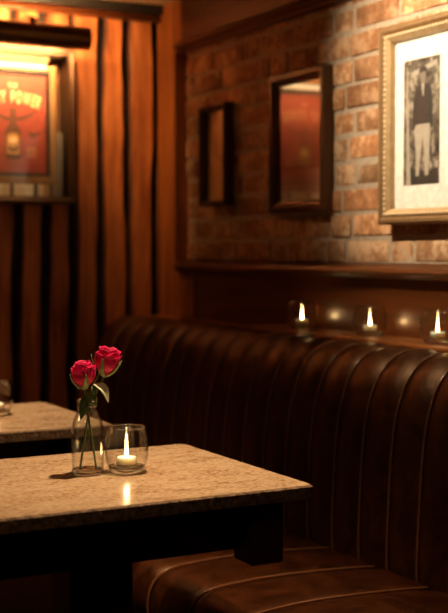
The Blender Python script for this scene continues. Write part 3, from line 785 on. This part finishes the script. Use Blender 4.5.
# poster
PCX = 1.223; PW, PH = .304, .378; PZ = 1.551; PY = 3.690
po = thing('framed_poster', 'red poster of a winged bottle in a tan frame inside the wall case', 'poster', (PCX, PY, PZ))
bm = bmesh.new(); frame_mesh(bm, PW, PH, [(0, 0), (0, -.010), (.002, -.012), (.020, -.012), (.022, -.009), (.022, 0)])
obj('frame', bm, M['tan_frame'], po)
bm = bmesh.new(); frame_mesh(bm, PW-.0445, PH-.0445, [(0, 0), (0, -.010), (.011, -.010), (.011, 0)])
obj('inner_border', bm, M['black'], po)
pw, ph_ = PW/2-.034, PH/2-.034
paper = obj('paper', B(-pw, pw, -.006, -.001, -ph_, ph_), M['red'], po)
def letters(bm, s, size, cx_, cz_, rad=None, xs=1.0, track=1.0, y=-.0066):
    dg = bpy.context.evaluated_depsgraph_get()
    info = []
    for ch in s:
        if ch == ' ': info.append((None, size*.38*xs)); continue
        cu = bpy.data.curves.new('letter', 'FONT'); cu.body = ch; cu.size = size; cu.extrude = .0003; cu.offset = size*.022
        to = bpy.data.objects.new('letter', cu); C.objects.link(to); dg.update()
        me = bpy.data.meshes.new_from_object(to.evaluated_get(dg)); 
        vx = [v_.co.x for v_ in me.vertices]; wd = (max(vx)-min(vx)); mn = min(vx)
        for v_ in me.vertices: v_.co.x = (v_.co.x-mn)*xs
        info.append((me, wd*xs)); bpy.data.objects.remove(to); bpy.data.curves.remove(cu)
    gap = size*.075*track
    tot = sum(w_ for _, w_ in info)+gap*(len(info)-1); x = -tot/2
    for me, w_ in info:
        if me:
            xm = x+w_/2
            if rad:
                a = xm/rad; T = Matrix.Translation((cx_+rad*math.sin(a), y, cz_-rad*(1-math.cos(a)))) @ Matrix.Rotation(a, 4, 'Y')
            else: T = Matrix.Translation((cx_+xm, y, cz_))
            T = T @ Matrix.Rotation(R(90), 4, 'X') @ Matrix.Translation((-w_/2, 0, 0))
            t0 = len(bm.verts); bm.from_mesh(me); bm.verts.ensure_lookup_table()
            bmesh.ops.transform(bm, matrix=T, verts=bm.verts[t0:]); bpy.data.meshes.remove(me)
        x += w_+gap
bm = bmesh.new()
letters(bm, 'BABY POWER', .054, .008, ph_-.090, .25, .43, .9)
letters(bm, 'THE', .019, .008, ph_-.042, None, .9)
obj('lettering', bm, M['ink_cream'], paper)
bm = bmesh.new()
bz = -.112
bo = [(-.019, 0), (.019, 0), (.022, .006), (.022, .068), (.018, .082), (.009, .096), (.0085, .122), (.0105, .124), (.0105, .134), (-.0105, .134), (-.0105, .124), (-.0085, .122), (-.009, .096), (-.018, .082), (-.022, .068), (-.022, .006)]
poly(bm, bo, -.0068, -.006, 0, 1.15, 1.2, .008, bz)
poly(bm, [(-.018, .012), (.018, .012), (.018, .060), (.010, .068), (-.010, .068), (-.018, .060)], -.0071, -.0066, 1, 1.15, 1.2, .008, bz)
poly(bm, [(-.014, .026), (0, .018), (.014, .026), (.014, .034), (0, .026), (-.014, .034)], -.0073, -.0070, 0, 1.15, 1.2, .008, bz)
poly(bm, [(.012*math.cos(a*math.pi/8), .050+.009*math.sin(a*math.pi/8)) for a in range(16)], -.0073, -.0070, 2, 1.15, 1.2, .008, bz)
for s in (-1, 1):   # wings at the neck
    poly(bm, [(s*.008, .108), (s*.022, .112), (s*.048, .122), (s*.075, .134), (s*.058, .118), (s*.042, .108), (s*.024, .101), (s*.008, .100)], -.0068, -.006, 0, 1.15, 1.2, .008, bz)
    # small bird each side
    poly(bm, [(s*.040, .070), (s*.052, .072), (s*.064, .069), (s*.088, .078), (s*.072, .064), (s*.064, .060), (s*.054, .058), (s*.048, .063)], -.0068, -.006, 0, 1.15, 1.2, .008, bz)
obj('printed_bottle', bm, [M['ink_brown'], M['ink_gold'], M['ink_cream']], paper)
for s in (-1, 1):
    bm = bmesh.new()
    for i in range(4):
        w_ = (.030, .036, .026, .034)[i]
        poly(bm, [(-w_/2, 0), (w_/2, 0), (w_/2, .0035), (-w_/2, .0035)], -.0064, -.006, 0, 1, 1, .008+s*.062, bz+.034-.0085*i)
    obj('printed_lines', bm, M['ink_gold'], paper)

# books standing in the case behind the poster
def book_mat(n_, c_): return plain(n_, c_, .6)
bk = [('white', (.75, .66, .5), .028, .0435, 0), ('cream', (.62, .48, .30), .022, .0435, 0), ('dark brown', (.06, .03, .02), .011, .0435, 0), ('pale yellow', (.72, .58, .36), .034, .0435, 0),
      ('white', (.80, .72, .56), .030, .0435, 0), ('black', (.02, .015, .012), .012, .0435, 0), ('cream', (.66, .55, .38), .020, .0435, 0), ('tan', (.42, .27, .14), .019, .0435, 0),
      ('dark brown', (.05, .03, .02), .014, .205, 0), ('grey', (.26, .22, .18), .017, .215, 1), ('slate grey', (.17, .15, .13), .016, .212, 1)]
pos = ['first from the left', 'second from the left', 'third from the left, thin', 'fourth from the left, wide', 'fifth from the left', 'sixth from the left, thin', 'seventh from the left', 'eighth from the left',
       'tall, just right of the poster', 'leaning, next to the case side', 'leaning, last at the right']
x = 1.165; 
for i, (cn, cc, th, hh_, lean) in enumerate(bk):
    small = i < 8
    t = thing('book', f'{"small " if small else ""}{cn} book standing in the wall case, {pos[i]}', 'book', (x+th/2, 3.6725 if small else 3.697, CZ0+.0157), 0, 'books in the wall case')
    h = hh_; bm = bmesh.new(); m_ = book_mat('book_cover_'+cn.replace(' ', '_'), cc)
    # cover: spine + two boards
    box(bm, -th/2, th/2, 0, .003, 0, h, .0008); box(bm, -th/2, -th/2+.0018, .003, .052, 0, h); box(bm, th/2-.0018, th/2, .003, .052, 0, h)
    obj('cover', bm, m_, t)
    obj('page_block', B(-th/2+.0019, th/2-.0019, .0031, .049, .002, h-.003), M['cream'], t)
    if lean: t.rotation_euler = (0, R(2.2), 0); t.location.x += -.002; t.location.z += .0004
    x += th+.0012

# picture lamp
LX0, LX1, LY, LZ, LR = .955, 1.432, 3.552, 1.813, .036
lamp = thing('picture_lamp', 'long dark brass tubular picture lamp glowing above the wall case', 'lamp', ((LX0+LX1)/2, LY, LZ))
hw = (LX1-LX0)/2
bm = bmesh.new(); n = 28; a0, a1 = R(60), R(291)
def ring_(x, r):
    return [bm.verts.new((x, r*math.cos(a0+(a1-a0)*i/n), r*math.sin(a0+(a1-a0)*i/n))) for i in range(n+1)]
o0, o1, i0, i1 = ring_(-hw, LR), ring_(hw, LR), ring_(-hw+.001, LR-.0018), ring_(hw-.001, LR-.0018)
for i in range(n):
    f = bm.faces.new((o0[i], o0[i+1], o1[i+1], o1[i])); f = bm.faces.new((i0[i], i1[i], i1[i+1], i0[i+1])); f.material_index = 1
for e in (0, n): bm.faces.new((o0[e], o1[e], i1[e], i0[e]))
obj('shade', bm, [M['brass'], M['lining']], lamp, smooth=True, sharp=40)
for s in (-1, 1):
    bm = bmesh.new(); c0 = [bm.verts.new((s*hw, (LR)*math.cos(R(q)), (LR)*math.sin(R(q)))) for q in range(0, 360, 12)]
    c1 = [bm.verts.new((s*(hw+.003), v_.co.y, v_.co.z)) for v_ in c0]; m_ = len(c0)
    bm.faces.new(c0); bm.faces.new(c1[::-1])
    for i in range(m_): bm.faces.new((c0[i], c0[(i+1) % m_], c1[(i+1) % m_], c1[i]))
    obj('end_cap', bm, M['brass'], lamp, smooth=True, sharp=40)
bm = bmesh.new(); tube(bm, [(-hw+.03, .004, -.002), (hw-.018, .004, -.002)], .0125, 16)
obj('bulb', bm, M['bulb'], lamp, smooth=True)
ax_ = 1.252-(LX0+LX1)/2
bm = bmesh.new(); tube(bm, bez((ax_, -.004, LR-.002), (ax_, .0, LR+.03), (ax_, .08, LR+.035), (ax_, YB-.026-LY, LR+.004), 14), .0045, 10)
obj('arm', bm, M['brass'], lamp, smooth=True)
bm = bmesh.new(); tube(bm, [(ax_-.016, -.004, LR+.006), (ax_+.016, -.004, LR+.006)], .0055, 12); tube(bm, [(ax_, -.004, LR-.002), (ax_, -.004, LR+.018)], .005, 10)
obj('swivel', bm, M['brass'], lamp, smooth=True)
obj('wall_plate', B(ax_-.03, ax_+.03, YB-.030-LY, YB-.023-LY, LR-.025, LR+.030, .003), M['brass'], lamp)

# recessed ceiling lights: one over the table, one aimed at the pictures, one an added unseen fill towards the camera
for loc_, lab in ((DOWN_LOC, 'round recessed ceiling light over the nearer table'), (REAR_LOC, 'round recessed ceiling light over the farther table'), (PIC_LOC, 'round recessed ceiling light aimed at the pictures on the bricks'), (ROOM_FILL_LOC, 'added unseen fill light, shaped as a round ceiling light, in the open part of the room')):
    t = thing('ceiling_light', lab, 'ceiling light', (loc_[0], loc_[1], ZC))
    bm = bmesh.new(); lathe(bm, [(.030, -.001), (.045, -.001), (.046, -.004), (.040, -.010), (.031, -.006)], 36, close=True)
    obj('rim', bm, M['brass'], t, smooth=True)
    bm = bmesh.new(); lathe(bm, [(0, -.001), (.030, -.001), (.030, -.004), (0, -.004)], 30)
    obj('lens', bm, M['downlight_lens'], t)
